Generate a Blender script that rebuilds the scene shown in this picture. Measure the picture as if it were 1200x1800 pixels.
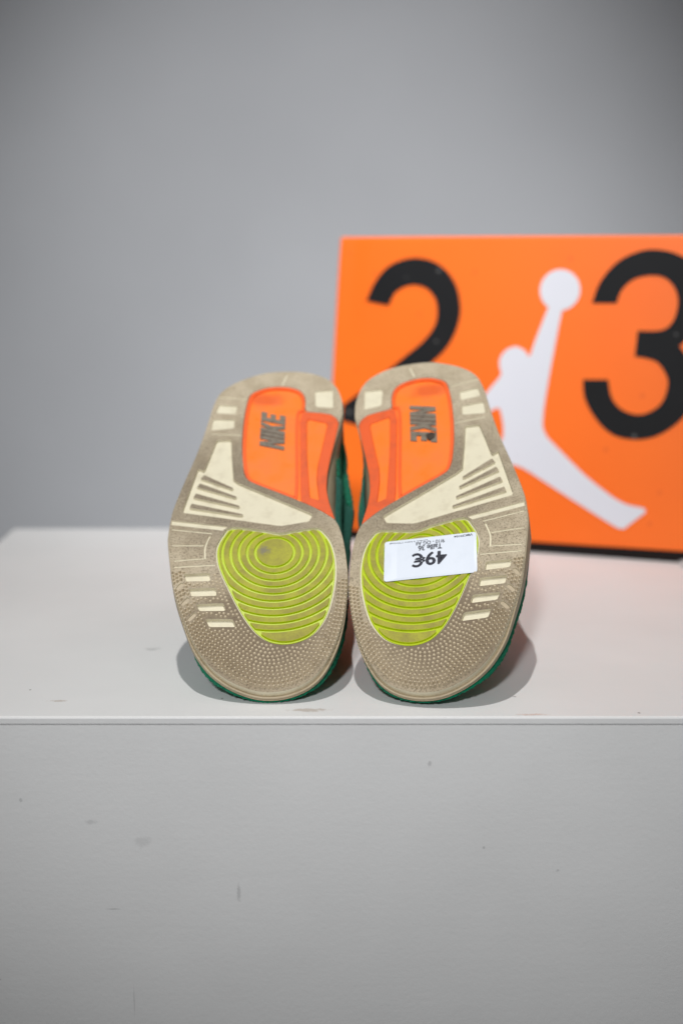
import bpy, bmesh, math, random
from mathutils import Vector, Matrix, Euler
from mathutils.geometry import delaunay_2d_cdt

for o in list(bpy.data.objects):
    bpy.data.objects.remove(o)
scene = bpy.context.scene
COL = scene.collection
R = math.radians
T = 0.92                      # height of the plinth top above the floor

# ------------------------------------------------------------------ camera
cam = bpy.data.cameras.new('camera')
cam.sensor_fit = 'VERTICAL'
cam.sensor_height = 36.0
cam.sensor_width = 24.0
cam.lens = 50.0
cam.clip_start = 0.02
cam.clip_end = 50.0
cam_o = bpy.data.objects.new('camera', cam)
COL.objects.link(cam_o)
cam_o.location = (0, 0, T + 0.235)
cam_o.rotation_euler = (R(90) - math.atan(480 / 2500), 0, 0)
cam.dof.use_dof = True
cam.dof.focus_distance = 0.74
cam.dof.aperture_fstop = 4.0
scene.camera = cam_o

# ------------------------------------------------------------------ light
world = bpy.data.worlds.new('World')
scene.world = world
world.use_nodes = True
wb = world.node_tree.nodes['Background']
wb.inputs['Color'].default_value = (0.93, 0.97, 1.0, 1)
wb.inputs['Strength'].default_value = 0.12


def spot(name, loc, target, watt, size, blend, radius, color):
    li = bpy.data.lights.new(name, 'SPOT')
    li.energy = watt
    li.spot_size = R(size)
    li.spot_blend = blend
    li.shadow_soft_size = radius
    li.color = color
    o = bpy.data.objects.new(name, li)
    COL.objects.link(o)
    o.location = loc
    o.rotation_euler = (Vector(target) - Vector(loc)).to_track_quat('-Z', 'Y').to_euler()
    return o


spot('ceiling_spot', (-0.16, 0.20, T + 2.9), (0.0, 0.80, T + 0.02), 172, 24, 1.0, 0.022, (1.0, 0.985, 0.96))
spot('front_fill', (-0.3, -1.3, T + 1.20), (0.04, 0.9, T + 0.13), 142, 25, 1.0, 0.09, (0.97, 0.985, 1.0))  # added fill from behind the camera, brightens plinth front, soles and box
spot('wall_spot', (0.0, -0.6, T + 2.2), (-0.02, 1.95, T - 0.06), 355, 28, 1.0, 0.1, (0.98, 0.99, 1.0))

vs = scene.view_settings
vs.view_transform = 'Standard'
vs.look = 'None'
vs.exposure = 0.0
vs.gamma = 1.0
vs.use_curve_mapping = False

# outlines in millimetres: SOLE on the tread surface of a shoe (x across, y from toe to heel), FACE on the box lid
SOLE = {
 'outline': [(14.2,241.5), (-0.4,240.1), (-12.8,234.6), (-22.2,227.9), (-28.5,219.8), (-31.7,209.3), (-33.6,196.5), (-36.2,179.6), (-39.6,161.6), (-43.6,144.3), (-46.9,128.8), (-49.3,115.0), (-49.8,102.5), (-49.6,94.7), (-47.6,81.1), (-45.1,66.3), (-42.0,53.6), (-37.5,40.4), (-32.6,27.9), (-27.7,19.6), (-21.4,12.2), (-13.2,6.2), (-4.6,2.3), (3.9,0.1), (12.4,-0.1), (20.8,1.5), (29.3,5.3), (36.2,11.4), (41.1,19.6), (45.1,29.8), (47.7,41.4), (49.2,54.6), (49.8,68.6), (49.1,81.1), (47.4,95.6), (45.1,105.6), (43.0,110.5), (39.4,125.1), (37.9,135.3), (38.3,148.3), (40.0,161.6), (42.8,178.0), (45.1,190.3), (47.0,199.6), (47.2,207.5), (46.5,215.2), (43.5,225.7), (38.8,233.1), (31.8,237.8), (24.0,240.6)],
 'orange': [(-10.1,218.2), (-7.3,221.9), (-0.8,225.7), (6.8,227.1), (14.6,226.3), (20.4,223.6), (23.5,218.9), (24.5,212.3), (24.1,203.5), (34.1,202.2), (39.8,200.9), (43.6,197.0), (44.8,192.3), (42.8,178.0), (40.0,161.6), (38.3,148.3), (37.9,135.3), (39.4,125.1), (43.0,110.5), (35.0,117.8), (26.1,123.7), (17.1,128.8), (8.0,133.9), (-1.1,138.6), (-8.2,143.1), (-10.7,151.0), (-12.3,167.1), (-12.8,183.6), (-12.3,200.6), (-11.4,210.7)],
 'pane': [(25.3,196.5), (38.0,192.8), (34.5,168.5), (32.3,154.8), (32.0,143.1), (33.6,126.5), (28.1,128.8), (25.8,167.1)],
 'cream': [(-27.6,177.0), (-18.9,177.5), (-17.7,161.6), (-15.6,141.9), (30.2,115.0), (28.1,109.5), (12.4,105.8), (-26.4,113.2), (-43.4,116.4), (-37.0,152.4), (-33.2,150.5)],
 'bars': [(-33.9,145.7), (-16.3,135.9), (-35.7,138.6), (-14.0,128.8), (-37.3,130.2), (-12.0,121.4), (-39.0,121.9), (-9.7,114.6)],
 'pad': [(-14.9,103.9), (-18.4,99.0), (-21.1,92.2), (-21.7,85.9), (-20.6,78.3), (-18.1,70.9), (-14.0,61.5), (-9.5,51.8), (-4.6,43.1), (0.4,36.0), (4.4,32.3), (8.5,29.8), (14.3,28.5), (20.0,28.8), (26.2,30.8), (31.2,34.1), (35.3,39.4), (38.6,46.5), (41.0,56.6), (42.4,67.1), (42.6,77.5), (41.7,85.9), (39.6,93.9), (36.4,99.9), (33.2,103.4), (28.0,103.0), (20.8,101.4), (11.8,99.5), (3.9,101.4), (-3.4,102.7)],
 'W1': [(-38.9,70.9), (-25.0,71.7), (-24.2,66.3), (-37.4,66.0)],
 'W2': [(-35.5,61.3), (-21.2,61.9), (-20.2,56.8), (-34.0,56.4)],
 'W3': [(-31.1,51.4), (-16.6,52.1), (-15.0,47.4), (-29.0,47.2)],
 'W4': [(-25.7,42.4), (-11.3,42.4), (-9.2,37.7), (-23.3,37.7)],
 'H1': [(-28.2,209.1), (-17.1,208.0), (-17.8,200.6), (-29.8,201.7)],
 'H2': [(-30.9,195.9), (-18.0,195.4), (-17.9,187.7), (-31.7,185.9)],
 'H3': [(29.7,221.9), (40.9,223.2), (41.3,206.4), (30.4,207.5)],
 'stripe': [(-48.6,110.1), (-15.2,105.0), (-17.9,102.1), (-48.5,106.7)],
 'curve': [(-26.5,98.1), (-28.1,92.2), (-28.6,87.7), (-28.0,81.2)],
 'lines': [(-47.7,103.0), (-25.5,99.9), (-46.7,90.9), (-29.5,90.9), (-44.6,79.9), (-28.9,81.5), (-44.2,75.5), (-22.4,77.1), (9.3,227.4), (12.8,239.0), (-28.7,216.3), (-11.9,214.4), (-31.0,182.6), (-13.4,181.6)],
 'pills': [(-41.6,61.1), (-39.4,64.5), (-38.2,51.4), (-35.4,55.0), (-34.3,41.7), (-31.2,45.5)],
 'logo': [(-1.7,204.3), (13.2,200.1), (12.0,169.5), (-2.7,174.0)],
}
FACE = {
 'edge': [(-0.1,228.9), (-5.5,122.4), (262.3,232.5)],
 'two': [(23.2,181.2), (29.9,196.2), (41.8,208.9), (60.8,214.6), (80.0,210.2), (93.4,196.8), (99.0,178.8), (97.2,162.8), (89.4,146.6), (76.3,133.6), (54.0,115.4), (46.4,108.5), (97.8,105.1), (100.1,80.7), (19.0,84.2), (6.1,87.3), (6.7,99.5), (23.8,112.6), (39.7,125.5), (56.4,139.2), (70.2,150.9), (78.3,161.6), (80.8,171.6), (79.0,183.0), (71.2,191.6), (59.1,193.8), (47.3,188.5), (41.7,177.9)],
 'three': [(198.9,182.0), (217.0,182.2), (220.3,191.8), (228.4,199.7), (240.2,202.7), (251.0,201.1), (258.5,193.5), (261.1,184.1), (259.6,173.1), (255.3,165.9), (248.1,162.7), (233.3,162.4), (232.2,143.6), (240.9,142.6), (249.3,139.4), (256.0,129.8), (256.8,121.4), (253.3,110.4), (245.3,103.5), (235.6,101.0), (224.6,104.3), (216.9,112.6), (213.5,126.0), (194.9,125.6), (196.4,113.1), (202.7,100.9), (211.9,90.3), (221.8,84.5), (234.2,82.7), (246.3,84.4), (258.0,90.2), (269.3,100.7), (275.5,113.3), (276.8,127.0), (272.9,140.0), (263.7,152.1), (273.3,161.8), (279.9,174.2), (281.1,187.6), (276.7,202.6), (266.5,213.9), (252.9,219.9), (236.9,221.1), (221.6,215.8), (211.1,207.4), (203.0,195.3)],
 'ball': [(174.9,191.3), (159.7,191.1), (189.5,191.4), (174.2,206.5), (175.6,176.2)],
 'figure': [(165.7,176.0), (160.0,160.2), (156.7,150.4), (153.9,140.3), (149.9,146.4), (142.8,149.3), (135.3,146.0), (131.0,139.7), (131.0,133.5), (133.5,127.2), (123.6,115.6), (115.0,102.2), (111.0,90.3), (117.3,88.9), (124.0,97.8), (128.1,101.0), (132.6,102.7), (136.1,89.6), (136.4,77.1), (121.6,69.0), (99.6,57.8), (81.8,46.7), (76.6,37.5), (88.9,39.1), (113.5,48.4), (135.5,56.6), (147.7,60.3), (180.4,41.3), (212.5,23.2), (229.1,14.3), (235.5,20.2), (249.0,31.7), (228.1,34.2), (201.4,52.5), (183.0,69.1), (165.9,85.3), (166.4,103.4), (169.6,128.3), (173.0,152.1), (176.4,173.6)],
}

# ------------------------------------------------------------------ materials
def srgb(r, g, b):
    f = lambda c: c / 12.92 if c <= 0.04045 else ((c + 0.055) / 1.055) ** 2.4
    return (f(r / 255), f(g / 255), f(b / 255), 1)


class Mat:
    def __init__(self, name):
        self.m = bpy.data.materials.new(name)
        self.m.use_nodes = True
        self.nt = self.m.node_tree
        self.b = self.nt.nodes['Principled BSDF']
        self.tc = self.nt.nodes.new('ShaderNodeTexCoord').outputs['Object']

    def node(self, kind, **kw):
        n = self.nt.nodes.new(kind)
        for k, v in kw.items():
            if k in n.inputs:
                self.put(n.inputs[k], v)
            else:
                setattr(n, k, v)
        return n

    def put(self, sock, v):
        if hasattr(v, 'is_linked'):
            self.nt.links.new(v, sock)
        else:
            sock.default_value = v

    def noise(self, scale, detail=4, rough=0.6, vec=None, stretch=None):
        v = vec if vec is not None else self.tc
        if stretch:
            mp = self.node('ShaderNodeMapping')
            self.put(mp.inputs['Vector'], v)
            mp.inputs['Scale'].default_value = stretch
            v = mp.outputs[0]
        n = self.node('ShaderNodeTexNoise')
        self.put(n.inputs['Vector'], v)
        n.inputs['Scale'].default_value = scale
        n.inputs['Detail'].default_value = detail
        n.inputs['Roughness'].default_value = rough
        return n.outputs['Fac']

    def ramp(self, fac, lo, hi, a=0.0, b=1.0):
        n = self.node('ShaderNodeMapRange')
        n.interpolation_type = 'SMOOTHSTEP'
        self.put(n.inputs['Value'], fac)
        n.inputs['From Min'].default_value = lo
        n.inputs['From Max'].default_value = hi
        n.inputs['To Min'].default_value = a
        n.inputs['To Max'].default_value = b
        return n.outputs[0]

    def mix(self, fac, a, b, blend='MIX'):
        n = self.node('ShaderNodeMix')
        n.data_type = 'RGBA'
        n.blend_type = blend
        self.put(n.inputs[0], fac)
        self.put(n.inputs[6], a)
        self.put(n.inputs[7], b)
        return n.outputs[2]

    def math(self, op, a, b=0.0):
        n = self.node('ShaderNodeMath')
        n.operation = op
        self.put(n.inputs[0], a)
        self.put(n.inputs[1], b)
        return n.outputs[0]

    def mark(self, c, r, k=1.0, wob=0.6, nscale=160):
        """a stain with its own shape: ragged ellipse at c with radii r (object space)"""
        s = self.node('ShaderNodeVectorMath')
        s.operation = 'SUBTRACT'
        self.put(s.inputs[0], self.tc)
        s.inputs[1].default_value = c
        d = self.node('ShaderNodeVectorMath')
        d.operation = 'DIVIDE'
        self.put(d.inputs[0], s.outputs[0])
        d.inputs[1].default_value = r
        ln = self.node('ShaderNodeVectorMath')
        ln.operation = 'LENGTH'
        self.put(ln.inputs[0], d.outputs[0])
        n = self.noise(nscale, 4)
        v = self.math('ADD', ln.outputs['Value'], self.math('MULTIPLY', self.math('SUBTRACT', n, 0.5), wob * 4))
        return self.math('MULTIPLY', self.ramp(v, 1.0, 0.25), k)

    def bump(self, height, strength, dist):
        n = self.node('ShaderNodeBump')
        n.inputs['Strength'].default_value = strength
        n.inputs['Distance'].default_value = dist
        self.put(n.inputs['Height'], height)
        self.nt.links.new(n.outputs[0], self.b.inputs['Normal'])

    def done(self, color, rough=0.6, spec=0.4):
        self.put(self.b.inputs['Base Color'], color)
        self.put(self.b.inputs['Roughness'], rough)
        self.b.inputs['Specular IOR Level'].default_value = spec
        return self.m


def m_worn(name, clean, dirty, dark, lo=0.42, hi=0.62, waist=False):
    """rubber whose contact face is scuffed: fine grit speckle over soft blotches"""
    k = Mat(name)
    grit = k.noise(1150, 3, 0.75)
    blot = k.noise(70, 5, 0.6)
    fine = k.noise(420, 4, 0.7)
    c = k.mix(k.ramp(blot, 0.3, 0.75), clean, dirty)
    c = k.mix(k.ramp(grit, lo, hi, 0.0, 0.75), c, dark)
    c = k.mix(k.ramp(fine, 0.6, 0.8, 0.0, 0.2), c, clean)
    if waist:      # street grime ground into the rubber under the arch
        g = k.mark((-0.01, 0.135, 0.0), (0.080, 0.066, 0.2), 0.85, 0.22, 60)
        c = k.mix(k.math('MULTIPLY', g, k.ramp(grit, 0.36, 0.6, 0.4, 1.0)), c, srgb(108, 96, 80))
        g = k.mark((0.002, 0.034, 0.0), (0.063, 0.050, 0.2), 0.8, 0.12, 60)      # dirt plus painted-in shade between the pimples
        c = k.mix(g, c, srgb(110, 94, 76))
    k.bump(grit, 0.55, 0.0004)
    return k.done(c, 0.75, 0.25)


def m_clean(name, base, dirt, amount=0.3, rough=0.5, scale=120, spec=0.4, grain=0.15):
    k = Mat(name)
    n = k.noise(scale, 5, 0.65)
    g = k.noise(1300, 2, 0.6)
    c = k.mix(k.ramp(n, 0.45, 0.75, 0.0, amount), base, dirt)
    c = k.mix(k.ramp(g, 0.5, 0.8, 0.0, amount * 0.6), c, dirt)
    k.bump(g, grain, 0.0003)
    return k.done(c, rough, spec)


TAUPE = m_worn('worn_tan_rubber', srgb(196, 182, 157), srgb(174, 159, 134), srgb(92, 80, 66), 0.5, 0.64, True)
NUBM = m_clean('tan_nub_rubber', srgb(204, 188, 159), srgb(164, 147, 120), 0.6, 0.6, 110, 0.3, 0.05)
SIDE = m_clean('tan_sidewall', srgb(176, 160, 132), srgb(120, 106, 86), 0.4, 0.45)
CREAM = m_clean('cream_rubber', srgb(222, 214, 188), srgb(178, 165, 138), 0.35, 0.55)
def m_dish():
    k = Mat('orange_rubber')
    n = k.noise(60, 5, 0.65)
    c = k.mix(k.ramp(n, 0.45, 0.75, 0, 0.35), srgb(255, 127, 42), srgb(232, 97, 36))
    c = k.mix(k.mark((0.0, 0.216, 0.0), (0.017, 0.0085, 0.1), 0.75, 0.2, 110), c, srgb(218, 88, 40))
    sc = k.noise(160, 3, 0.6, stretch=(5.0, 0.6, 1.0))
    c = k.mix(k.ramp(sc, 0.66, 0.74, 0, 0.35), c, srgb(200, 84, 44))
    return k.done(c, k.ramp(n, 0.3, 0.7, 0.26, 0.46), 0.5)


ORFLOOR = m_dish()
ORWORN = m_clean('scuffed_orange_rubber', srgb(232, 94, 38), srgb(196, 84, 46), 0.75, 0.5, 90, 0.4, 0.3)
ORRIM = m_clean('orange_rim_rubber', srgb(246, 100, 36), srgb(214, 84, 38), 0.5, 0.42, 90, 0.4)
LIME = m_clean('lime_rubber', srgb(182, 200, 2), srgb(156, 170, 8), 0.35, 0.4, 80, 0.4)
GREYINK = m_clean('grey_letter', srgb(128, 118, 104), srgb(84, 76, 66), 0.8, 0.4, 300)


def m_olive():
    k = Mat('scuffed_lime_rubber')
    blot = k.noise(90, 5, 0.65)
    grit = k.noise(1300, 3, 0.7)
    c = k.mix(k.ramp(blot, 0.3, 0.7), srgb(174, 172, 60), srgb(150, 142, 66))
    c = k.mix(k.ramp(grit, 0.52, 0.72, 0, 0.55), c, srgb(122, 112, 52))
    c = k.mix(k.mark((0.0035, 0.0875, 0.0), (0.0042, 0.0034, 0.01), 0.85, 0.5, 500), c, srgb(128, 122, 104))
    k.bump(grit, 0.35, 0.0003)
    return k.done(c, 0.6, 0.3)


OLIVE = m_olive()


def m_suede(name, a, b):
    k = Mat(name)
    n = k.noise(900, 4, 0.7)
    w = k.noise(90, 3, 0.6)
    c = k.mix(k.ramp(n, 0.35, 0.7), a, b)
    c = k.mix(k.ramp(w, 0.4, 0.7, 0, 0.4), c, b)
    k.bump(n, 0.9, 0.0012)
    k.b.inputs['Sheen Weight'].default_value = 0.35
    k.b.inputs['Sheen Roughness'].default_value = 0.5
    k.b.inputs['Sheen Tint'].default_value = (0.25, 0.8, 0.55, 1)
    return k.done(c, 0.95, 0.1)


SUEDE = m_suede('green_suede', srgb(0, 128, 92), srgb(0, 92, 66))
TEAL = m_suede('dark_teal_nubuck', srgb(34, 84, 76), srgb(22, 60, 56))
LINING = m_suede('dark_lining', srgb(40, 52, 50), srgb(26, 34, 34))


def m_wall():
    k = Mat('grey_wall_paint')
    n = k.noise(3.0, 3, 0.5)
    f = k.noise(220, 2, 0.5)
    c = k.mix(k.ramp(n, 0.3, 0.7), srgb(188, 189, 192), srgb(182, 183, 186))
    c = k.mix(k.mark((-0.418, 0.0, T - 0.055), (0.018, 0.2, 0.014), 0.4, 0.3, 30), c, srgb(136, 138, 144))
    k.bump(f, 0.1, 0.001)
    return k.done(c, 0.85, 0.2)


def m_plinth(name, marks, tint):
    k = Mat(name)
    big = k.noise(5, 4, 0.6)
    roller = k.noise(430, 3, 0.6)
    streak = k.noise(40, 4, 0.6, stretch=(0.25, 3.0, 3.0))
    c = k.mix(k.ramp(big, 0.3, 0.7), srgb(230, 229, 228), srgb(223, 222, 221))
    c = k.mix(k.ramp(streak, 0.55, 0.85, 0, 0.12), c, srgb(206, 205, 203))
    spk = k.noise(160, 2, 0.5)
    c = k.mix(k.ramp(spk, 0.78, 0.81, 0, 0.4), c, srgb(160, 154, 148))
    for (cc, r, kk, wob, ns, col) in marks:
        c = k.mix(k.mark(cc, r, kk, wob, ns), c, srgb(*col))
    k.bump(k.math('ADD', roller, k.math('MULTIPLY', streak, 0.6)), 0.14, 0.0006)
    return k.done(c, 0.52, 0.4)


BRN = (168, 146, 126)
GRY = (120, 120, 120)
PL_FRONT = m_plinth('plinth_front_paint', [
    ((-0.0526, 0.680, T - 0.0948), (0.0014, 0.02, 0.0062), 0.3, 0.35, 500, GRY),
    ((-0.1272, 0.680, T - 0.0560), (0.0042, 0.02, 0.0018), 0.22, 0.35, 400, GRY),
    ((0.0444, 0.680, T - 0.0249), (0.0014, 0.02, 0.0024), 0.3, 0.3, 400, GRY),
    ((-0.1623, 0.680, T - 0.0443), (0.0011, 0.02, 0.0016), 0.3, 0.3, 400, GRY),
    ((-0.1079, 0.680, T - 0.1553), (0.0003, 0.02, 0.011), 0.4, 0.1, 300, GRY),
    ((-0.1171, 0.680, T - 0.1036), (0.005, 0.02, 0.0006), 0.3, 0.2, 400, GRY),
    ((0.1106, 0.680, T - 0.0823), (0.0012, 0.02, 0.0011), 0.3, 0.3, 400, GRY),
    ((-0.1015, 0.680, T - 0.0668), (0.006, 0.02, 0.004), 0.15, 0.5, 200, GRY),
    ((0.0725, 0.680, T - 0.0699), (0.0009, 0.02, 0.0012), 0.35, 0.3, 400, GRY),
    ((0.128, 0.680, T - 0.0035), (0.0045, 0.02, 0.0016), 0.6, 0.6, 500, (176, 172, 168)),
    ((-0.122, 0.680, T - 0.0025), (0.0035, 0.02, 0.0012), 0.35, 0.6, 500, (176, 172, 168)),
], 1)
PL_TOP = m_plinth('plinth_top_paint', [
    ((-0.0159, 0.6905, T), (0.011, 0.0035, 0.02), 0.5, 0.6, 260, BRN),
    ((-0.1473, 0.7051, T), (0.006, 0.002, 0.02), 0.5, 0.6, 300, BRN),
    ((-0.165, 0.7235, T), (0.0008, 0.0012, 0.02), 0.8, 0.2, 300, (110, 104, 96)),
    ((0.096, 0.6835, T), (0.010, 0.0016, 0.02), 0.5, 0.6, 300, (196, 152, 130)),
    ((0.150, 0.686, T), (0.0012, 0.0012, 0.02), 0.9, 0.2, 300, (90, 80, 74)),
    ((-0.11, 0.80, T), (0.006, 0.004, 0.02), 0.3, 0.6, 200, GRY),
    ((0.09, 0.712, T), (0.0016, 0.0012, 0.02), 0.6, 0.4, 300, GRY),
    ((-0.062, 0.709, T), (0.0008, 0.0012, 0.02), 0.7, 0.2, 300, (110, 104, 96)),
], 1)
WALL = m_wall()


def m_card():
    k = Mat('orange_card')
    n = k.noise(8, 3, 0.5)
    g = k.noise(900, 2, 0.5)
    c = k.mix(k.ramp(n, 0.3, 0.7), srgb(243, 108, 16), srgb(238, 103, 14))
    v = k.node('ShaderNodeTexVoronoi')
    k.put(v.inputs['Vector'], k.tc)
    v.inputs['Scale'].default_value = 46
    c = k.mix(k.ramp(v.outputs['Distance'], 0.12, 0.07, 0, 0.4), c, srgb(205, 84, 24))
    k.bump(g, 0.06, 0.0003)
    return k.done(c, 0.42, 0.45)


def m_print(name, a, speck, hi):
    k = Mat(name)
    v = k.node('ShaderNodeTexVoronoi')
    k.put(v.inputs['Vector'], k.tc)
    v.inputs['Scale'].default_value = 62
    n = k.noise(20, 3, 0.5)
    c = k.mix(k.ramp(n, 0.3, 0.7, 0, 0.3), a, hi)
    c = k.mix(k.ramp(v.outputs['Distance'], 0.12, 0.07, 0, 0.5), c, speck)
    return k.done(c, 0.6, 0.2)


CARD = m_card()
GAPSHADE = m_clean('gap_shade_black', srgb(22, 16, 15), srgb(34, 22, 18), 0.4, 0.8, 40, 0.2)  # near-black used only as painted shade below the box front
BLACKINK = m_print('black_print', srgb(17, 17, 19), srgb(120, 118, 116), srgb(27, 27, 29))
WHITEINK = m_print('white_print', srgb(208, 208, 215), srgb(190, 190, 196), srgb(202, 202, 210))
STICKER = m_clean('sticker_paper', srgb(222, 228, 238), srgb(206, 213, 224), 0.25, 0.4, 90, 0.4, 0.03)
INK = m_clean('navy_ink', srgb(26, 28, 44), srgb(40, 42, 60), 0.3, 0.5)
PAPER = m_clean('white_paper', srgb(226, 226, 228), srgb(206, 206, 208), 0.2, 0.7)
FLOORM = m_clean('grey_floor_paint', srgb(150, 150, 150), srgb(130, 130, 130), 0.4, 0.7, 6)


# ------------------------------------------------------------------ geometry helpers
def link(name, verts, faces, mats, parent=None, fm=None, smooth=False, bevel=0.0, normals=True):
    me = bpy.data.meshes.new(name)
    me.from_pydata([tuple(v) for v in verts], [], faces)
    for m in (mats if isinstance(mats, (list, tuple)) else [mats]):
        me.materials.append(m)
    if fm:
        me.polygons.foreach_set('material_index', fm)
    if normals:
        bm = bmesh.new()
        bm.from_mesh(me)
        bmesh.ops.recalc_face_normals(bm, faces=bm.faces)
        bm.to_mesh(me)
        bm.free()
    if smooth:
        me.polygons.foreach_set('use_smooth', [True] * len(me.polygons))
    me.update()
    o = bpy.data.objects.new(name, me)
    COL.objects.link(o)
    if parent:
        o.parent = parent
    if bevel:
        b = o.modifiers.new('soft_edge', 'BEVEL')
        b.width = bevel
        b.segments = 2
        b.limit_method = 'ANGLE'
        b.angle_limit = R(40)
    return o


def tag(o, label=None, cat=None, group=None, kind=None):
    for k, v in (('label', label), ('category', cat), ('group', group), ('kind', kind)):
        if v:
            o[k] = v
    return o


def empty(name, loc, rot=(0, 0, 0)):
    o = bpy.data.objects.new(name, None)
    o.empty_display_size = 0.05
    COL.objects.link(o)
    o.location = loc
    o.rotation_euler = rot
    return o


def catmull(p, n=4, closed=True):
    out = []
    N = len(p)
    for i in range(N if closed else N - 1):
        g = lambda j: Vector(p[j % N]) if closed else Vector(p[max(0, min(N - 1, j))])
        a, b, c, d = g(i - 1), g(i), g(i + 1), g(i + 2)
        for k in range(n):
            t = k / n
            out.append(0.5 * ((2 * b) + (c - a) * t + (2 * a - 5 * b + 4 * c - d) * t * t + (3 * b - a - 3 * c + d) * t ** 3))
    if not closed:
        out.append(Vector(p[-1]))
    return out


def chaikin(p, it=2, q=0.25, closed=True):
    p = [Vector(v) for v in p]
    for _ in range(it):
        o = [] if closed else [p[0]]
        N = len(p)
        for i in range(N if closed else N - 1):
            a, b = p[i], p[(i + 1) % N]
            o += [a.lerp(b, q), a.lerp(b, 1 - q)]
        if not closed:
            o.append(p[-1])
        p = o
    return p


def area(p):
    return 0.5 * sum(p[i].x * p[(i + 1) % len(p)].y - p[(i + 1) % len(p)].x * p[i].y for i in range(len(p)))


def inset(p, d, closed=True):
    """move every point inwards by d (number or function of y)"""
    N = len(p)
    s = 1 if area(p) > 0 else -1
    out = []
    for i in range(N):
        a = p[i - 1] if (closed or i > 0) else p[i]
        b = p[(i + 1) % N] if (closed or i < N - 1) else p[i]
        t = (b - a).normalized()
        n = Vector((-t.y, t.x)) * s
        out.append(p[i] + n * (d(p[i].y) if callable(d) else d))
    return out


def inside(q, poly):
    c = False
    j = len(poly) - 1
    for i in range(len(poly)):
        a, b = poly[i], poly[j]
        if (a.y > q.y) != (b.y > q.y) and q.x < (b.x - a.x) * (q.y - a.y) / (b.y - a.y) + a.x:
            c = not c
        j = i
    return c


def dist(q, poly):
    best = 1e9
    for i in range(len(poly)):
        a, b = poly[i], poly[(i + 1) % len(poly)]
        ab = b - a
        t = max(0, min(1, (q - a).dot(ab) / max(ab.length_squared, 1e-9)))
        best = min(best, (q - a - ab * t).length)
    return best


def sstep(a, b, x):
    t = max(0.0, min(1.0, (x - a) / (b - a)))
    return t * t * (3 - 2 * t)


def triangulate(outer, holes=(), grid=0.0):
    pts, edges = [], []
    for lp in [outer] + list(holes):
        n0 = len(pts)
        pts += [Vector((v.x, v.y)) for v in lp]
        edges += [(n0 + i, n0 + (i + 1) % len(lp)) for i in range(len(lp))]
    if grid:
        x0, x1 = min(v.x for v in outer), max(v.x for v in outer)
        y0, y1 = min(v.y for v in outer), max(v.y for v in outer)
        loops = [outer] + list(holes)
        y = y0 + grid / 2
        while y < y1:
            x = x0 + grid / 2
            while x < x1:
                q = Vector((x, y))
                if inside(q, outer) and not any(inside(q, h) for h in holes) and min(dist(q, l) for l in loops) > grid * 0.4:
                    pts.append(q)
                x += grid
            y += grid
    vs_, _, fs_, _, _, _ = delaunay_2d_cdt(pts, edges, [], 0, 1e-5)
    keep = []
    for f in fs_:
        c = (vs_[f[0]] + vs_[f[1]] + vs_[f[2]]) / 3
        if inside(c, outer) and not any(inside(c, h) for h in holes):
            keep.append(tuple(f))
    return [Vector(v) for v in vs_], keep


def plate(name, outer, z1, z0, mats, parent=None, holes=(), grid=0.0, surf=None, bevel=0.0, back=True):
    """slab between two surfaces: outline in mm (x,y), tops at surf(y)+z1, bottom at surf(y)+z0; slot 0 top, slot 1 sides"""
    surf = surf or (lambda y: 0.0)
    v2, tris = triangulate(outer, holes, grid)
    n = len(v2)
    V = [(v.x / 1000, v.y / 1000, (surf(v.y) + z1) / 1000) for v in v2] + [(v.x / 1000, v.y / 1000, (surf(v.y) + z0) / 1000) for v in v2]
    F, M = [], []
    ec = {}
    for t in tris:
        a, b, c = t
        if (v2[b] - v2[a]).cross(v2[c] - v2[a]) < 0:
            t = (a, c, b)
        F.append(t)
        M.append(0)
        if back:
            F.append(tuple(n + i for i in reversed(t)))
            M.append(1)
        for i in range(3):
            e = (t[i], t[(i + 1) % 3])
            ec[e] = 1
    for (a, b) in list(ec):
        if (b, a) not in ec:
            F.append((a, n + a, n + b, b))
            M.append(1)
    mats = mats if isinstance(mats, (list, tuple)) else [mats]
    if len(mats) == 1:
        M = [0] * len(M)
    return link(name, V, F, mats, parent, M, bevel=bevel, normals=False)


def box(name, lo, hi, mat, parent=None, bevel=0.0):
    (a, b, c), (d, e, f) = lo, hi
    V = [(a, b, c), (d, b, c), (d, e, c), (a, e, c), (a, b, f), (d, b, f), (d, e, f), (a, e, f)]
    F = [(0, 3, 2, 1), (4, 5, 6, 7), (0, 1, 5, 4), (1, 2, 6, 5), (2, 3, 7, 6), (3, 0, 4, 7)]
    return link(name, V, F, mat, parent, bevel=bevel)


# ------------------------------------------------------------------ the setting
tag(box('wall', (-2.6, 1.95, 0), (2.6, 2.05, 3.4), WALL), kind='structure')
tag(box('floor', (-2.6, -2.6, -0.05), (2.6, 1.95, 0), FLOORM), kind='structure')

PX0, PX1, PY0, PY1 = -0.2704, 0.335, 0.680, 1.1517
pl = tag(empty('display_plinth', ((PX0 + PX1) / 2, (PY0 + PY1) / 2, 0)),
         'scuffed white painted display plinth carrying the sneakers and the box', 'plinth')


def plinth_part(name, lo, hi, mat, bevel):
    o = box(name, lo, hi, mat, None, bevel)
    o.parent = pl
    o.matrix_parent_inverse = Matrix.Translation(pl.location).inverted()
    return o


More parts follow.
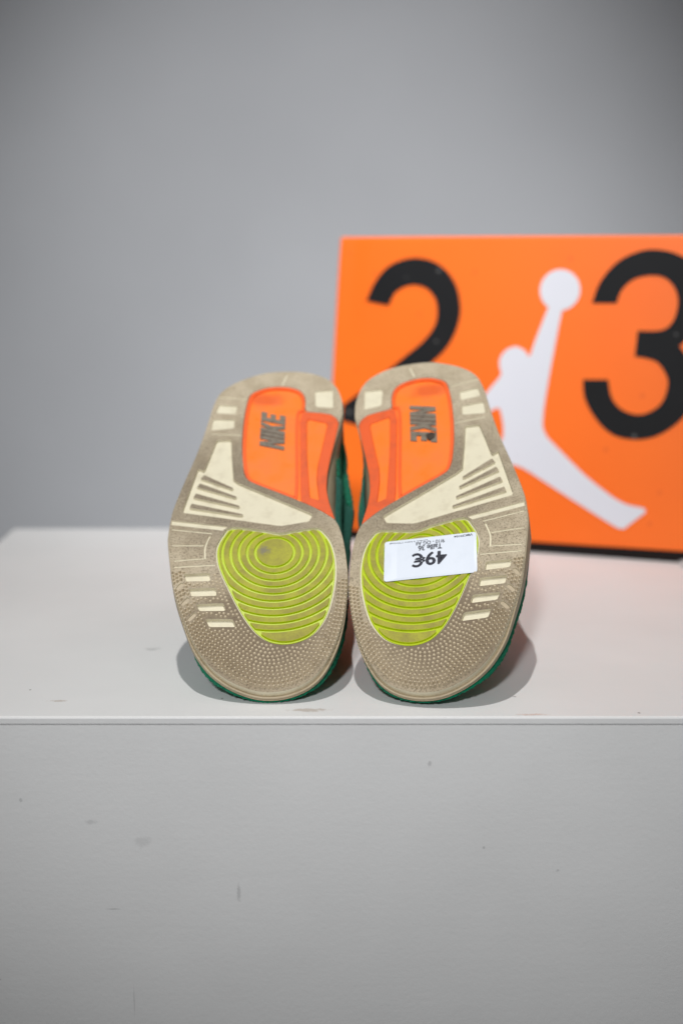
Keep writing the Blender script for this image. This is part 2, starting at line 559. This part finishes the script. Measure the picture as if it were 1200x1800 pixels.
plinth_part('top_panel', (PX0, PY0, T - 0.0045), (PX1, PY1, T), PL_TOP, 0.0010)
plinth_part('front_panel', (PX0 + 0.0001, PY0 + 0.0001, 0), (PX1 - 0.0001, PY0 + 0.012, T - 0.00453), PL_FRONT, 0.00004)
plinth_part('side_panel', (PX0 + 0.0003, PY0 + 0.0125, 0), (PX0 + 0.012, PY1 - 0.0125, T - 0.00453), PL_FRONT, 0.00008)
plinth_part('side_panel', (PX1 - 0.012, PY0 + 0.0125, 0), (PX1 - 0.0003, PY1 - 0.0125, T - 0.00453), PL_FRONT, 0.00008)
plinth_part('back_panel', (PX0, PY1 - 0.012, 0), (PX1, PY1 - 0.0003, T - 0.00453), PL_FRONT, 0.00008)

# ------------------------------------------------------------------ shoe box
LEAN = R(5.0)
bx = empty('shoe_box', (-0.00781, 1.11378, T + 0.007))
bx.rotation_euler = Euler((R(90) - LEAN, 0, R(-19.29)), 'XYZ')
tag(bx, 'orange cardboard shoe box with large black 23 and white leaping figure', 'box')
W_, H_ = 300.0, 230.5


def left_edge(h):       # the soft card edge bows outwards towards the bottom
    return -6.8 * (1 - h / H_) ** 0.8


def lid_mesh():
    V, F, M = [], [], []
    nx, ny, dep = 24, 18, 42.0
    for j in range(ny + 1):
        h = H_ * j / ny
        x0 = left_edge(h)
        for i in range(nx + 1):
            t = i / nx
            x = x0 + (W_ - x0) * t
            z = -0.9 * (1 - math.sin(math.pi * t) ** 0.5) - 0.5 * math.exp(-((x - 14) / 5.0) ** 2) * (h / H_)
            V.append((x / 1000, (h + 1.6 * t) / 1000, z / 1000))
    n = len(V)
    for j in range(ny):
        for i in range(nx):
            a = j * (nx + 1) + i
            F.append((a, a + 1, a + nx + 2, a + nx + 1))
    ring = [i for i in range(nx + 1)] + [(j + 1) * (nx + 1) - 1 for j in range(1, ny + 1)] + \
           [ny * (nx + 1) + i for i in range(nx - 1, -1, -1)] + [j * (nx + 1) for j in range(ny - 1, 0, -1)]
    for k in ring:
        x, y, z = V[k]
        V.append((x, y, z - dep / 1000))
    m = len(ring)
    for k in range(m):
        F.append((ring[k], n + k, n + (k + 1) % m, ring[(k + 1) % m]))
    F.append(tuple(n + k for k in range(m)))
    return V, F


v, f_ = lid_mesh()
lid = link('lid', v, f_, CARD, bx, bevel=0.0016)
body = box('box_body', (0.003, 0.0025, -0.080), (0.2975, 0.228, -0.0425), CARD, bx, 0.001)
box('gap_shade_strip', (-0.0045, -0.0066, -0.012), (0.298, 0.0022, -0.0012), GAPSHADE, bx, 0.0006)  # black strip standing in for the shade in the gap under the lid
plate('digit', catmull([Vector(p) for p in FACE['two'][:12]], 4, False) + [Vector(p) for p in FACE['two'][12:17]] + catmull([Vector(p) for p in FACE['two'][17:]], 4, False), 0.35, -1.3, BLACKINK, bx, grid=9)
th = [Vector(p) for p in FACE['three']]
plate('digit', catmull(th[1:12], 4, False) + catmull(th[12:23], 4, False) + catmull(th[23:36], 4, False) + catmull(th[35:] + th[:1], 4, False)[1:-1] + [th[0]], 0.35, -1.3, BLACKINK, bx, grid=9)
FG = [Vector(p) for p in FACE['figure']]
FG = [Vector((168.2, 183.0))] + FG + [Vector((178.4, 183.0))]
fig = chaikin(FG, 2, 0.2)
em = plate('emblem', fig, 0.35, -1.3, WHITEINK, bx, grid=9)
ball = [Vector((174.7 + 15.0 * math.cos(a * math.pi / 24), 191.3 + 15.2 * math.sin(a * math.pi / 24))) for a in range(48)]
plate('emblem_ball', ball, 0.41, -1.3, WHITEINK, em, grid=9)

# a sheet of white paper peeping out under the box's near end
pv, pf = [], []
for j in range(7):
    for i in range(9):
        u, w = i / 8, j / 6
        pv.append((0.2475 + 0.06 * u + 0.004 * w, 1.006 - 0.008 * u + 0.05 * w, T + 0.0006 + 0.0035 * (1 - w) * (0.6 + 0.4 * math.sin(7 * u))))
for j in range(6):
    for i in range(8):
        a = j * 9 + i
        pf.append((a, a + 1, a + 10, a + 9))
pp = link('paper_sheet', pv, pf, PAPER, None, smooth=True)
sm = pp.modifiers.new('thick', 'SOLIDIFY')
sm.thickness = 0.0003
tag(pp, 'small white paper corner poking out from under the orange shoe box', 'paper')

# ------------------------------------------------------------------ sneakers
KS, S1 = 1.6e-3, 101.5


def prof(y):                 # toe spring of the tread surface, mm
    return -KS * max(S1 - y, 0.0) ** 2


RING_C = Vector((9.7, 86.3))


NAP = bpy.data.textures.new('nap', 'CLOUDS')
NAP.noise_scale = 0.0016
NAP.noise_depth = 2


def sneaker(mirror, loc, rot, label, stain):
    S = -1.0 if mirror else 1.0
    P = {k: [Vector((S * x, y)) for x, y in v] for k, v in SOLE.items()}
    root = tag(empty('sneaker', loc, rot), label, 'sneaker', 'pair of sneakers showing their soles')
    rng = random.Random(5 if mirror else 3)

    out = catmull(P['outline'], 3)
    if area(out) < 0:
        out = list(reversed(out))
    # --- tread plate outline: sole edge drawn in behind the toe lip, minus the orange heel field
    A = P['outline'][43:] + P['outline'][:37]
    lip = lambda y: 0.4 + 1.6 * (1 - sstep(12, 55, y))
    full_in = inset(P['outline'], lip)
    A = catmull(full_in[43:] + full_in[:37], 4, False)
    B = chaikin(P['orange'][18:] + P['orange'][:13], 2, 0.2, False)
    tread_out = A + B[1:-1]
    if area(tread_out) < 0:
        tread_out.reverse()
    pad = catmull(P['pad'], 3)
    if area(pad) < 0:
        pad.reverse()
    pad_hole = inset(pad, -0.9)
    win = [chaikin(P[k], 1, 0.08) for k in ('W1', 'W2', 'W3', 'W4', 'H1', 'H2', 'H3')]
    shank = chaikin(P['cream'], 1, 0.06)

    def slot(a, b, w):
        t = (b - a).normalized()
        n = Vector((-t.y, t.x)) * w / 2
        return [a + n, a - t * w * 0.3, a - n, b - n, b + t * w * 0.3, b + n]

    def strip(ps, w):
        ps = catmull(ps, 4, False)
        L, Rr = [], []
        for i, p in enumerate(ps):
            t = (ps[min(i + 1, len(ps) - 1)] - ps[max(i - 1, 0)]).normalized()
            n = Vector((-t.y, t.x)) * w / 2
            L.append(p + n)
            Rr.append(p - n)
        return L + Rr[::-1]

    ln = P['lines']
    slots = [slot(ln[i], ln[i + 1], 0.75) for i in range(0, 8, 2)] + [slot(ln[8].lerp(ln[9], 0.12), ln[9].lerp(ln[8], 0.12), 0.9)] + [slot(ln[10], ln[11], 0.7), slot(ln[12], ln[13], 0.7)]
    pills = []
    for i in (0, 2, 4):
        a, b = P['pills'][i], P['pills'][i + 1]
        pills.append(chaikin(slot(a, b, 2.3), 1, 0.25))
    stripe = [p for p in P['stripe']]
    stripe[1] = stripe[1].lerp(stripe[0], 0.055)
    stripe[2] = stripe[2].lerp(stripe[3], 0.055)
    holes = win + [shank, pad_hole, stripe, strip(P['curve'], 0.95)] + slots + pills
    tread = plate('outsole', tread_out, 0.0, -3.5, [TAUPE, CREAM], root, holes, 5.0, prof, bevel=0.00022, back=False)

    # --- pimples over the forefoot, in rows that follow the toe
    edge = inset(catmull(full_in, 6), 0.0)
    if area(edge) < 0:
        edge.reverse()
    V, F = [], []
    avoid = win + slots + pills + [strip(P['curve'], 0.95)]
    k = 0
    off = 0.55
    while off < 34:
        row = inset(edge, off)
        acc, want = 0.0, rng.random() * 1.2
        step = 2.4
        for i in range(len(row)):
            a, b = row[i], row[(i + 1) % len(row)]
            l = (b - a).length
            while want < acc + l:
                q = a.lerp(b, (want - acc) / max(l, 1e-6))
                want += step
                med = q.x * S > 0
                top = (71.5 - 0.02 * q.x * S) if not med else 66 + 3 * rng.random()
                if q.y > top or (off < 1.5 and q.y < 20) or dist(q, edge) < off - 0.25 or inside(q, pad_hole) or not inside(q, tread_out):
                    continue
                if dist(q, pad_hole) < 1.5 or any(inside(q, w) or dist(q, w) < 1.15 for w in avoid):
                    continue
                hgt = 1.9 - 1.15 * sstep(4, 20, off) + rng.uniform(-0.1, 0.1)
                if med or q.y > 45:
                    hgt *= 0.85 if off < 5 else 0.6
                r0, r1 = 1.12, 0.44 + 0.1 * sstep(4, 14, off)
                t = (b - a).normalized() if l > 1e-6 else Vector((1, 0))
                ang = math.atan2(t.y, t.x) + rng.uniform(-0.12, 0.12)
                n0 = len(V)
                zc = prof(q.y)
                for (rr, zz) in ((r0, -0.25), (r1, hgt)):
                    for c in range(4):
                        aa = ang + c * math.pi / 2
                        x, y = q.x + rr * math.cos(aa), q.y + rr * math.sin(aa)
                        V.append((x / 1000, y / 1000, (prof(y) + zz) / 1000))
                for c in range(4):
                    d = (c + 1) % 4
                    F.append((n0 + c, n0 + d, n0 + 4 + d, n0 + 4 + c))
                F.append((n0 + 4, n0 + 5, n0 + 6, n0 + 7))
            acc += l
        off += 2.05
        k += 1
    tag(link('tread_nubs', V, F, NUBM, tread, normals=False), kind='stuff')

    # --- taupe bars standing in the cream shank field
    bars = P['bars']
    for i in range(0, 8, 2):
        a, b = bars[i], bars[i + 1]
        t = (b - a).normalized()
        n = Vector((-t.y, t.x))
        poly = [a + n * 1.9, a - n * 1.9, b - n * 0.8, b + t * 0.8, b + n * 0.8]
        if area(poly) < 0:
            poly.reverse()
        plate('tread_bar', poly, 0.0, -1.8, [TAUPE, CREAM], tread, surf=prof, bevel=0.0002)

    # --- cream shank plate and window inserts
    plate('shank_plate', inset(shank if area(shank) > 0 else shank[::-1], 0.15), -1.35, -3.6, CREAM, root, surf=prof, bevel=0.0003)
    for i, w in enumerate(win):
        w = w if area(w) > 0 else w[::-1]
        plate('window_insert', inset(w, 0.12), -1.9 if i < 4 else -0.7, -3.6, CREAM, root, surf=prof)
    for w, dp, mm in [(stripe, -0.7, CREAM), (strip(P['curve'], 0.95), -0.6, CREAM)] + [(q, -0.35, CREAM) for q in slots] + [(q, -0.7, SIDE) for q in pills]:
        w = w if area(w) > 0 else w[::-1]
        plate('groove_floor', inset(w, 0.04), dp, -3.6, mm, root, surf=prof)

    # --- orange heel field
    org = chaikin(P['orange'], 2, 0.2)
    if area(org) < 0:
        org.reverse()
    heel = plate('heel_panel', inset(org, 0.25), -1.5, -5.0, ORFLOOR, root, grid=8, surf=prof, bevel=0.0003)
    O_ = P['orange']
    fr = [Vector((S * 20.5, 203.5))] + O_[9:20] + [O_[20], Vector((S * 22.6, 125.7))]
    fr = chaikin(fr, 1, 0.12)
    if area(fr) < 0:
        fr.reverse()
    plate('raised_frame', inset(fr, 0.35), -0.15, -1.7, [ORWORN, ORRIM], heel, [chaikin(P['pane'], 1, 0.08)], surf=prof, bevel=0.0003)
    pane = chaikin(P['pane'], 1, 0.08)
    if area(pane) < 0:
        pane.reverse()
    plate('pane', inset(pane, 0.1), -0.75, -1.7, ORFLOOR, heel, surf=prof, bevel=0.0002)
    left = O_[:9] + [Vector((S * 20.3, 203.3)), Vector((S * 22.4, 126.1))] + O_[21:]
    left = chaikin(left, 2, 0.2)
    if area(left) < 0:
        left.reverse()
    plate('dish_rim', inset(left, 0.4), -0.45, -1.7, ORRIM, heel, [inset(left, 2.3)], surf=prof, bevel=0.0006)

    # --- raised letters on the heel field
    glyph = {
        'N': [(0, 0), (0, 1), (.38, 1), (.66, .45), (.66, 1), (1, 1), (1, 0), (.64, 0), (.34, .58), (.34, 0)],
        'I': [(0, 0), (0, 1), (1, 1), (1, 0)],
        'K': [(0, 0), (0, 1), (.36, 1), (.36, .64), (.6, 1), (1, 1), (.68, .54), (1, 0), (.62, 0), (.36, .42), (.36, 0)],
        'E': [(0, 0), (0, 1), (1, 1), (1, .76), (.42, .76), (.42, .62), (.92, .62), (.92, .4), (.42, .4), (.42, .24), (1, .24), (1, 0)],
    }
    for ch, u0, u1 in (('N', 0, .295), ('I', .315, .415), ('K', .435, .715), ('E', .735, 1.0)):
        pts = []
        for (u, w) in glyph[ch]:
            u = u0 + (u1 - u0) * u
            if mirror:
                pts.append(Vector((-13.5 + 15.7 * w, 204.2 - 30.6 * u - 4.8 * w)))
            else:
                pts.append(Vector((12.5 - 14.8 * w, 169.5 + 30.3 * u + 4.4 * w)))
        if area(pts) < 0:
            pts.reverse()
        plate('letter', pts, -0.8, -1.7, GREYINK, heel, surf=prof, bevel=0.00015)
    if stain:       # a dark clot of dirt stuck on the last letter
        blob = [Vector((-1.2 + (2.6 + rng.uniform(-0.7, 0.7)) * math.cos(a * 0.45), 174.5 + (3.4 + rng.uniform(-0.8, 0.8)) * math.sin(a * 0.45))) for a in range(14)]
        plate('dirt_clot', blob, -0.25, -1.4, DIRT, heel, surf=prof, bevel=0.0004)

    # --- lime forefoot pad: bright floor, scuffed bands between circular grooves
    padf = plate('forefoot_pad', pad, -0.95, -3.0, LIME, root, grid=6, surf=prof)
    plate('pad_surround', inset(pad_hole, 0.05), -1.3, -3.4, CREAM, root, [inset(pad, -0.12)], surf=prof)
    C = Vector((S * RING_C.x, RING_C.y))
    NA = 180
    Rt = []
    for a in range(NA):
        dv = Vector((math.cos(2 * math.pi * a / NA), math.sin(2 * math.pi * a / NA)))
        lo, hi = 0.0, 90.0
        for _ in range(26):
            m = (lo + hi) / 2
            if inside(C + dv * m, pad):
                lo = m
            else:
                hi = m
        Rt.append(lo - 0.9)
    radii = [10.6 + 4.5 * i for i in range(10)]
    bands = [(0.0, radii[0] - 0.68)] + [(radii[i] + 0.68, (radii[i + 1] - 0.68) if i < 9 else 70.0) for i in range(10)]
    for (ra, rb) in bands:
        run, runs = [], []
        for a in range(2 * NA):
            i = a % NA
            ok = Rt[i] > ra + 0.25
            if ok:
                run.append(i)
            if (not ok or len(run) > NA) and run:
                runs.append(run)
                run = []
                if len(runs[-1]) > NA:
                    break
        seen, uniq = set(), []
        for r_ in sorted(runs, key=len, reverse=True):
            if not (set(r_) & seen) and len(r_) > 3:
                uniq.append(r_)
                seen |= set(r_)
        for r_ in uniq:
            full = len(r_) > NA
            ids = r_[:NA] if full else r_
            V, F, M = [], [], []
            n = len(ids)
            rn = max(2, int((min(rb, 14) - ra) / 2.2) + 1) if rb < 30 else 2
            for i in ids:
                dv = Vector((math.cos(2 * math.pi * i / NA), math.sin(2 * math.pi * i / NA)))
                o_ = min(rb, Rt[i])
                for (r, z) in ((ra, -1.1), (ra + 0.02, -0.18), (ra + 0.2, 0.0), ((ra + o_) / 2, 0.03), (o_ - 0.2, 0.0), (o_ - 0.02, -0.18), (o_, -1.1)):
                    q = C + dv * max(r, 0.05)
                    V.append((q.x / 1000, q.y / 1000, (prof(q.y) + z) / 1000))
            for k_ in range(n if full else n - 1):
                for j in range(6):
                    a, b = k_ * 7 + j, ((k_ + 1) % n) * 7 + j
                    F.append((a, b, b + 1, a + 1))
                    M.append(0 if 1 < j < 4 else 1)
            if not full:
                F += [tuple(range(7)), tuple(range((n - 1) * 7, n * 7))]
                M += [1, 1]
            link('pad_band', V, F, [OLIVE, LIME], padf, M)

    # --- midsole: cream tread floor and tan side wall with a rolled lip at the toe
    v2, tris = triangulate(inset(out, 3.4), (), 6.0)
    V = [(q.x / 1000, q.y / 1000, (prof(q.y) - 3.65) / 1000) for q in v2]
    F = [t if (v2[t[1]] - v2[t[0]]).cross(v2[t[2]] - v2[t[0]]) > 0 else t[::-1] for t in tris]
    M = [0] * len(F)
    thick = lambda y: 4.4 + 3.6 * sstep(5, 45, y) + 19.0 * sstep(30, 170, y)
    lipf = lambda y: 1 - sstep(20, 70, y)
    rows = [(3.4, lambda y: -3.65), (0.9, lambda y: -2.3), (0.35, lambda y: -1.3 - 0.5 * lipf(y)), (0.0, lambda y: -1.9 - 0.3 * lipf(y)), (0.0, lambda y: -2.9), (0.7, lambda y: -3.3), (0.7, lambda y: -3.6), (0.25, lambda y: -4.0),
            (0.1, lambda y: -4.0 - (thick(y) - 4.0) * 0.45), (0.7, lambda y: -4.0 - (thick(y) - 4.0) * 0.55), (0.6, lambda y: -thick(y)), (3.5, lambda y: -thick(y) - 0.5)]
    n = len(out)
    base = len(V)
    for (d, zf) in rows:
        for q in inset(out, d):
            z = zf(q.y)
            fl = sstep(-4.0, -14.0, z) * 6.0 * math.exp(-((q.y - 142) / 34) ** 2) if q.x * S > 0 else 0.0      # the side wall flares over the narrow waist
            V.append(((q.x + S * fl) / 1000, q.y / 1000, (prof(q.y) + z) / 1000))
    for j in range(len(rows) - 1):
        for i in range(n):
            a, b = base + j * n + i, base + j * n + (i + 1) % n
            F.append((a, a + n, b + n, b))
            M.append(1)
    link('midsole', V, F, [CREAM, SIDE], root, M, normals=False).data.polygons.foreach_set('use_smooth', [m == 1 for m in M])

    # --- upper, lofted in slices parallel to the sole (h in mm below the tread as the shoe lies)
    up = [(10, 5, 234, .92, 0), (16, 1.5, 240, .97, 0), (20, 0.0, 241, .985, 0), (23, 1.2, 241, .99, 0), (26, 5.4, 241, .99, 0), (29, 10.2, 241, .985, 0), (33, 17, 240, .98, 0), (37, 24, 239, .975, .02), (41, 31.5, 236, .94, .05), (46, 43, 235, .91, .12), (52, 58, 234, .88, .25),
          (60, 76, 233, .84, .45), (69, 92, 232, .80, .65), (80, 110, 232, .77, .85), (90, 123, 233, .75, 1), (98, 136, 235, .74, 1), (104, 146, 236, .73, 1), (106.5, 150, 235, .70, 1), (105, 153, 232, .64, 1), (95, 153, 229, .60, 1), (70, 142, 226, .60, 1)]
    NP = 120
    base_out = []
    src = [Vector((q.x + S * 9.0 * math.exp(-((q.y - 142) / 36) ** 2) * (1 if q.x * S > 0 else 0), q.y)) for q in catmull(P['outline'], 6)]
    tot = [0.0]
    for i in range(len(src)):
        tot.append(tot[-1] + (src[(i + 1) % len(src)] - src[i]).length)
    j = 0
    for i in range(NP):
        w = tot[-1] * i / NP
        while tot[j + 1] < w:
            j += 1
        base_out.append(src[j].lerp(src[(j + 1) % len(src)], (w - tot[j]) / max(tot[j + 1] - tot[j], 1e-6)))
    L_ = 241.4
    rings = []
    for (h, yf, yb, ws, bl) in up:
        ring = []
        for i, q in enumerate(base_out):
            ty = (q.y + 0.1) / L_
            x = S * 4.0 + (q.x - S * 4.0) * ws
            y = yf + ty * (yb - yf)
            ang = math.atan2(ty - 0.5, (q.x - S * 4) / 90.0)
            if q.x * S < 0:
                x += S * 2.2 * sstep(8, 40, q.y)
            if q.x * S > 0:
                x += S * 9.0 * sstep(28, 42, h) * math.exp(-((y - 160) / 48) ** 2)
            ex = S * 8.0 + 55.0 * ws * math.cos(ang)
            ey = (yf + yb) / 2 + (yb - yf) / 2 * math.sin(ang)
            z = -h
            if h < 30:          # hug the rising toe
                z = min(z, prof(q.y) - 3.4 - 0.11 * h)
            ring.append(Vector((x + (ex - x) * bl, y + (ey - y) * bl, z)) / 1000)
        rings.append(ring)
    groups = {'toe_cap': [], 'quarter': [], 'heel_counter': [], 'collar_lining': []}
    for j in range(len(rings) - 1):
        for i in range(NP):
            i2 = (i + 1) % NP
            y = (rings[j][i].y + rings[j][i2].y + rings[j + 1][i].y + rings[j + 1][i2].y) / 4 * 1000
            hh = up[j][0]
            if j >= 17:
                g = 'collar_lining'
            elif y < 84 - 0.25 * hh:
                g = 'toe_cap'
            elif y > 158:
                g = 'heel_counter'
            else:
                g = 'quarter'
            groups[g].append((j, i, i2))
    for g, mt in (('toe_cap', SUEDE), ('quarter', TEAL), ('heel_counter', SUEDE), ('collar_lining', LINING)):
        idx, V, F = {}, [], []

        def vi(j, i):
            if (j, i) not in idx:
                idx[(j, i)] = len(V)
                V.append(rings[j][i])
            return idx[(j, i)]
        for (j, i, i2) in groups[g]:
            F.append((vi(j, i), vi(j, i2), vi(j + 1, i2), vi(j + 1, i)))
        o = link(g, V, F, mt, root, smooth=True)
        so = o.modifiers.new('thick', 'SOLIDIFY')
        so.thickness = 0.0016 if g in ('toe_cap', 'heel_counter') else 0.001
        so.offset = 0.0
        if g in ('toe_cap', 'heel_counter'):       # napped suede
            su = o.modifiers.new('fine', 'SUBSURF')
            su.levels = su.render_levels = 3 if g == 'toe_cap' else 2
            dm = o.modifiers.new('nap', 'DISPLACE')
            dm.texture = NAP
            dm.strength = 0.0019
            dm.mid_level = 0.75
    # tongue, its end resting on the plinth
    V, F = [], []
    nu, nv = 12, 10
    for side in (0, 1):
        for b in range(nv + 1):
            w = b / nv
            yy, hh = 84 + 44 * w, 56 + 50.5 * w
            half = (30 + 11 * w) * (1 - 0.55 * max(0, (w - 0.8) / 0.2) ** 3)
            for a in range(nu + 1):
                u = -1 + 2 * a / nu
                tk = (4.2 if side else -4.2) * (1 - u ** 4) ** 0.5 * (1 - (max(0, w - 0.85) / 0.15) ** 3 * 0.8)
                cur = -7.0 * u * u
                V.append(((S * 9 + half * u) / 1000, (yy - 0.75 * tk) / 1000, -(hh + 0.66 * tk + cur) / 1000))
    m = (nu + 1) * (nv + 1)
    for b in range(nv):
        for a in range(nu):
            i = b * (nu + 1) + a
            F.append((i, i + 1, i + nu + 2, i + nu + 1))
            F.append((m + i, m + i + nu + 1, m + i + nu + 2, m + i + 1))
    rim = [a for a in range(nu + 1)] + [b * (nu + 1) + nu for b in range(1, nv + 1)] + [nv * (nu + 1) + a for a in range(nu - 1, -1, -1)] + [b * (nu + 1) for b in range(nv - 1, 0, -1)]
    for i in range(len(rim)):
        a, b = rim[i], rim[(i + 1) % len(rim)]
        F.append((a, m + a, m + b, b))
    link('tongue', V, F, TEAL, root, smooth=True)
    return root


DIRT = m_clean('dark_dirt', srgb(70, 58, 48), srgb(40, 34, 30), 0.6, 0.8)
LEFT = sneaker(False, (-0.04616, 0.68848, T + 0.01887), (R(34.0), 0, 0),
               'suede sneaker resting on its toe with its lime forefoot pad left bare', False)
RIGHT = sneaker(True, (0.05083, 0.68082, T + 0.02213), (R(35.9091), R(-10.403), R(-8.404)),
                'suede sneaker resting on its toe with a white price sticker across its lime pad', True)

# ------------------------------------------------------------------ price sticker on the second sneaker's pad
bpy.context.view_layer.update()
MR = Matrix.Translation((0.05083, 0.68082, T + 0.02213)) @ Euler((R(35.9091), R(-10.403), R(-8.404)), 'XYZ').to_matrix().to_4x4()
c4 = [Vector(p) for p in ((-28.7, 94.6), (21.9, 92.5), (19.5, 65.5), (-30.7, 67.6))]
cen = sum(c4, Vector((0, 0))) / 4
SW, SH = 50.4, 27.2
sr = math.atan2(c4[0].y - c4[1].y, c4[0].x - c4[1].x)      # reads upside down: its right hand is the picture's left
st = empty('price_sticker', (0, 0, 0))
st.matrix_world = MR @ Matrix.Translation((cen.x / 1000, cen.y / 1000, 0))
tag(st, 'white rounded paper price sticker reading 49€ stuck upside down across the lime pad', 'sticker')


def on_sole(x, y, up):        # sticker coordinates (mm, upright) to its local frame, following the bent sole
    q = Vector((x * math.cos(sr) - y * math.sin(sr), x * math.sin(sr) + y * math.cos(sr)))
    yy = q.y + cen.y
    curl = 0.5 * sstep(18, 25, abs(x)) * (1 if x > 0 else 0.4)
    return (q.x / 1000, q.y / 1000, (prof(yy) + 0.12 + up + curl) / 1000)


rc = []
for (cx, cy, a0) in ((SW / 2 - 1.6, SH / 2 - 1.6, 0), (-SW / 2 + 1.6, SH / 2 - 1.6, 90), (-SW / 2 + 1.6, -SH / 2 + 1.6, 180), (SW / 2 - 1.6, -SH / 2 + 1.6, 270)):
    for k in range(6):
        a = R(a0 + 18 * k)
        rc.append(Vector((cx + 1.6 * math.cos(a), cy + 1.6 * math.sin(a))))
v2, tr = triangulate(rc, (), 3.0)
tr = [t if (v2[t[1]] - v2[t[0]]).cross(v2[t[2]] - v2[t[0]]) > 0 else t[::-1] for t in tr]
n = len(v2)
sv = [on_sole(q.x, q.y, 0.0) for q in v2] + [on_sole(q.x, q.y, -0.1) for q in v2]
sf = list(tr) + [tuple(n + i for i in reversed(t)) for t in tr]
ec = {(t[i], t[(i + 1) % 3]) for t in tr for i in range(3)}
sf += [(a, n + a, n + b, b) for (a, b) in ec if (b, a) not in ec]
sh = link('paper', sv, sf, STICKER, st, normals=False)


def text_part(txt, a0, a1, b0, b1, bold):
    cu = bpy.data.curves.new('t', 'FONT')
    cu.body = txt
    cu.offset = 0.006 if bold else 0.0
    passes = [(-1, 0, 0.05), (1, 0, 0.056), (0, -0.7, 0.062), (0, 0.7, 0.068)] if bold else [(0, 0, 0.05)]
    to = bpy.data.objects.new('t', cu)
    COL.objects.link(to)
    bpy.context.view_layer.update()
    me = bpy.data.meshes.new_from_object(to.evaluated_get(bpy.context.evaluated_depsgraph_get()))
    bpy.data.objects.remove(to)
    xs = [p.co.x for p in me.vertices]
    ys = [p.co.y for p in me.vertices]
    x0, x1, y0, y1 = min(xs), max(xs), min(ys), max(ys)
    V, F = [], []
    for (sx, sy, up) in passes:
        n0 = len(V)
        for p in me.vertices:
            u, w = (p.co.x - x0) / (x1 - x0), (p.co.y - y0) / (y1 - y0)
            a = a0 + (a1 - a0) * u
            b = b1 + (b0 - b1) * w
            V.append(on_sole((a - 0.5) * SW + sx * bold, (0.5 - b) * SH + sy * bold, up))
        F += [tuple(n0 + i for i in p.vertices) for p in me.polygons]
    link('printed_line', V, F, INK, st, normals=False)
    bpy.data.meshes.remove(me)


text_part('49€', .325, .695, .28, .62, 0.30)
text_part('Taille 36', .375, .63, .68, .81, 0.11)
text_part('9/10 - OG All', .345, .655, .825, .915, 0.04)
text_part('Jordan 3 Nina Channel', .525, .945, .925, .97, 0.04)
text_part('VBK29104', .04, .24, .915, .97, 0.06)
